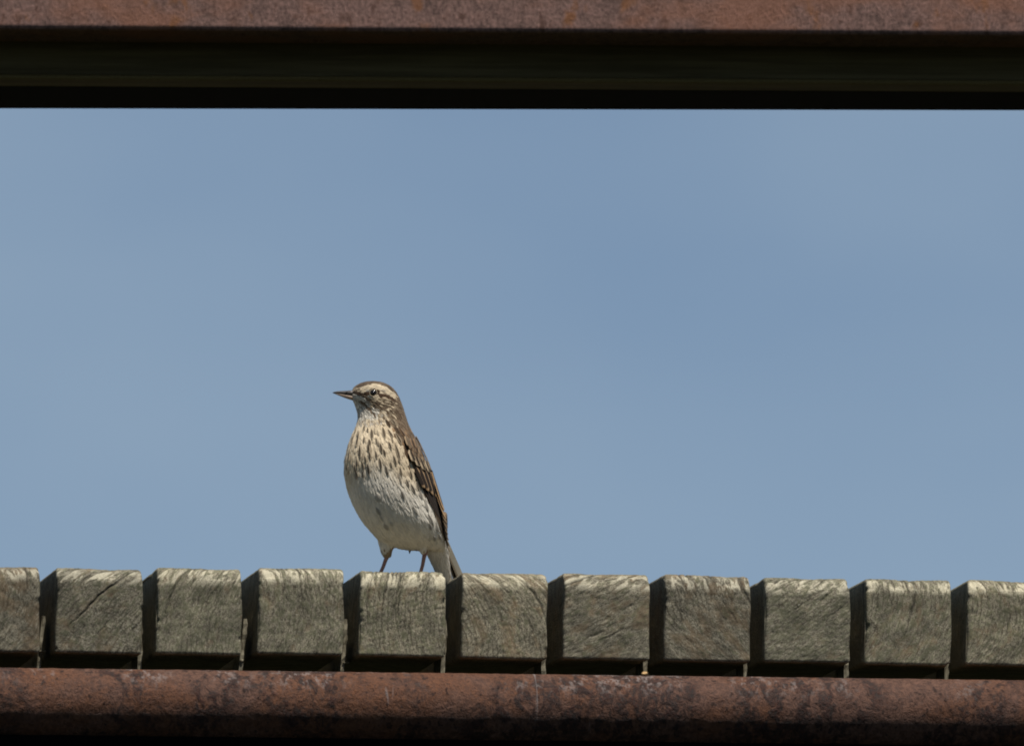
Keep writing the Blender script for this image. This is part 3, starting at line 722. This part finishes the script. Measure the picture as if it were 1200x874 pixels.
# ---- beak, eyes
UPM = mat_plain('beak_upper', lin(76, 70, 66), .45, .45, .2); LOM = mat_plain('beak_lower', lin(160, 138, 118), .5, .4, .25)
def solid(name, rings_, mat, parent, seg=20):
    vs, fs = [], []
    for rg in rings_: vs += rg
    n = len(rings_)
    for i in range(n - 1):
        for k in range(seg): fs.append((i * seg + k, i * seg + (k + 1) % seg, (i + 1) * seg + (k + 1) % seg, (i + 1) * seg + k))
    fs.append(list(range(seg))[::-1]); fs.append([(n - 1) * seg + k for k in range(seg)])
    o = mesh_obj(name, [q2l(*v) for v in vs], fs, mat, parent)
    b = bmesh.new(); b.from_mesh(o.data); bmesh.ops.recalc_face_normals(b, faces=b.faces[:]); b.to_mesh(o.data); b.free(); return o
def beak_rings(spec):
    """(X, top, bottom, half width)"""
    out = []
    for X, t, b_, hw in spec:
        out.append([(X, (t + b_) / 2 - (b_ - t) / 2 * math.cos(2 * math.pi * k / 20), hw * math.sin(2 * math.pi * k / 20)) for k in range(20)])
    return out
beak = solid('beak', beak_rings([(65.5, 97.3, 99.2, .8), (72, 94.8, 100.2, 2.6), (85, 92.3, 102.5, 5), (100, 91.2, 105.5, 7.5), (118, 90.4, 109, 10.5), (134, 89.2, 112.5, 14), (152, 87, 115, 18)]), UPM, bird)
solid('lower_mandible', beak_rings([(69, 98.4, 100.8, .9), (82, 99.5, 106, 3.4), (100, 102, 113.5, 6.5), (118, 104, 120.5, 9.5), (134, 106, 126, 13), (154, 108, 132, 16)]), LOM, beak)
nost = solid('nostril', [[(122 + 5 * math.cos(a), 97.5 + 1.6 * math.sin(a), z_) for a in [2 * math.pi * k / 20 for k in range(20)]] for z_ in (-11.8, -6)], mat_plain('nostril', (.01, .01, .01), .8, .1), beak)
EYE = mat_plain('eye_dark', (.012, .007, .005), .13, .8, .3); RING = mat_plain('eye_ring', lin(176, 160, 134), .8, .2, .15)
for sgn in (-1, 1):
    hh = bvh.ray_cast(Vector((227, 300 * sgn, -106)), Vector((0, -sgn, 0)))[0]; ec = np.array([227., 106., hh.y - sgn * 7.0])
    rg = []
    for i in range(1, 16):
        a = math.pi * i / 16; rg.append([(ec[0] + 15.4 * math.sin(a) * math.cos(2 * math.pi * k / 20), ec[1] + 14.2 * math.sin(a) * math.sin(2 * math.pi * k / 20), ec[2] + sgn * 12.5 * math.cos(a)) for k in range(20)])
    eye = solid('eye', rg, EYE, bird)
    vs, fs = [], []
    for k in range(28):
        a = 2 * math.pi * k / 28
        for j in range(8):
            b_ = 2 * math.pi * j / 8; rr_ = 14.8 + 1.3 * math.cos(b_); vs.append((ec[0] + rr_ * math.cos(a), ec[1] + rr_ * .93 * math.sin(a), hh.y + sgn * (.8 + 1.6 * math.sin(b_) + 1.2 * math.sin(a))))
    fs = [(k * 8 + j, ((k + 1) % 28) * 8 + j, ((k + 1) % 28) * 8 + (j + 1) % 8, k * 8 + (j + 1) % 8) for k in range(28) for j in range(8)]
    mesh_obj('eye_ring', [q2l(*v) for v in vs], fs, RING, eye)

# ---- legs: tarsus and four toes with claws
LEG = mat_plain('leg_skin', lin(150, 112, 100), .55, .35, .25); CLAW = mat_plain('claw', lin(60, 50, 44), .4, .4, .2)
def limb(name, chains, mat, parent):
    vs, fs = [], []
    for path, rad in chains:
        base = len(vs); rgs = tubepts(path, rad, 12)
        for rg in rgs: vs += rg
        n = len(rgs)
        for i in range(n - 1):
            for k in range(12): fs.append((base + i * 12 + k, base + i * 12 + (k + 1) % 12, base + (i + 1) * 12 + (k + 1) % 12, base + (i + 1) * 12 + k))
        fs.append([base + k for k in range(12)][::-1]); fs.append([base + (n - 1) * 12 + k for k in range(12)])
    o = mesh_obj(name, [q2l(*v) for v in vs], fs, mat, parent)
    b = bmesh.new(); b.from_mesh(o.data); bmesh.ops.recalc_face_normals(b, faces=b.faces[:]); b.to_mesh(o.data); b.free(); return o
for knee, foot in (((282, 737, 46), (246, 826, 40)), ((430, 728, 29), (408, 826, 22))):
    k0, f0 = np.array(knee, float), np.array(foot, float)
    mid = k0 * .5 + f0 * .5 + np.array([1.5, 0, 0])
    ch = [([k0 - (f0 - k0) * .15, k0, k0 * .8 + f0 * .2, mid, k0 * .15 + f0 * .85, f0 + [0, 1, 0]], [9, 10, 7.8, 7, 6.8, 7.5])]
    claws = []
    for ang, ln in ((-45, 62), (-75, 74), (-108, 60), (122, 46)):   # toes: three forward, one back; heading is to the left and nearer
        d = np.array([math.sin(R(ang)), 0, -math.cos(R(ang))]) if ang < 0 else np.array([.72, 0, .69])
        e = f0 + d * ln
        ch.append(([f0 + [0, -1, 0], f0 + d * ln * .33 + [0, -3.5, 0], f0 + d * ln * .66 + [0, 1.0, 0], e + [0, 2, 0]], [5, 4.6, 4.2, 3.4]))
        cl = 30 if ang > 0 else 16
        claws.append(([e + [0, 1.5, 0], e + d * cl * .5 + [0, -1.5, 0], e + d * cl + [0, 3.5, 0]], [3.0, 2.2, .5]))
    lg = limb('leg', ch, LEG, bird)
    for c_ in claws: limb('claw', [c_], CLAW, lg)
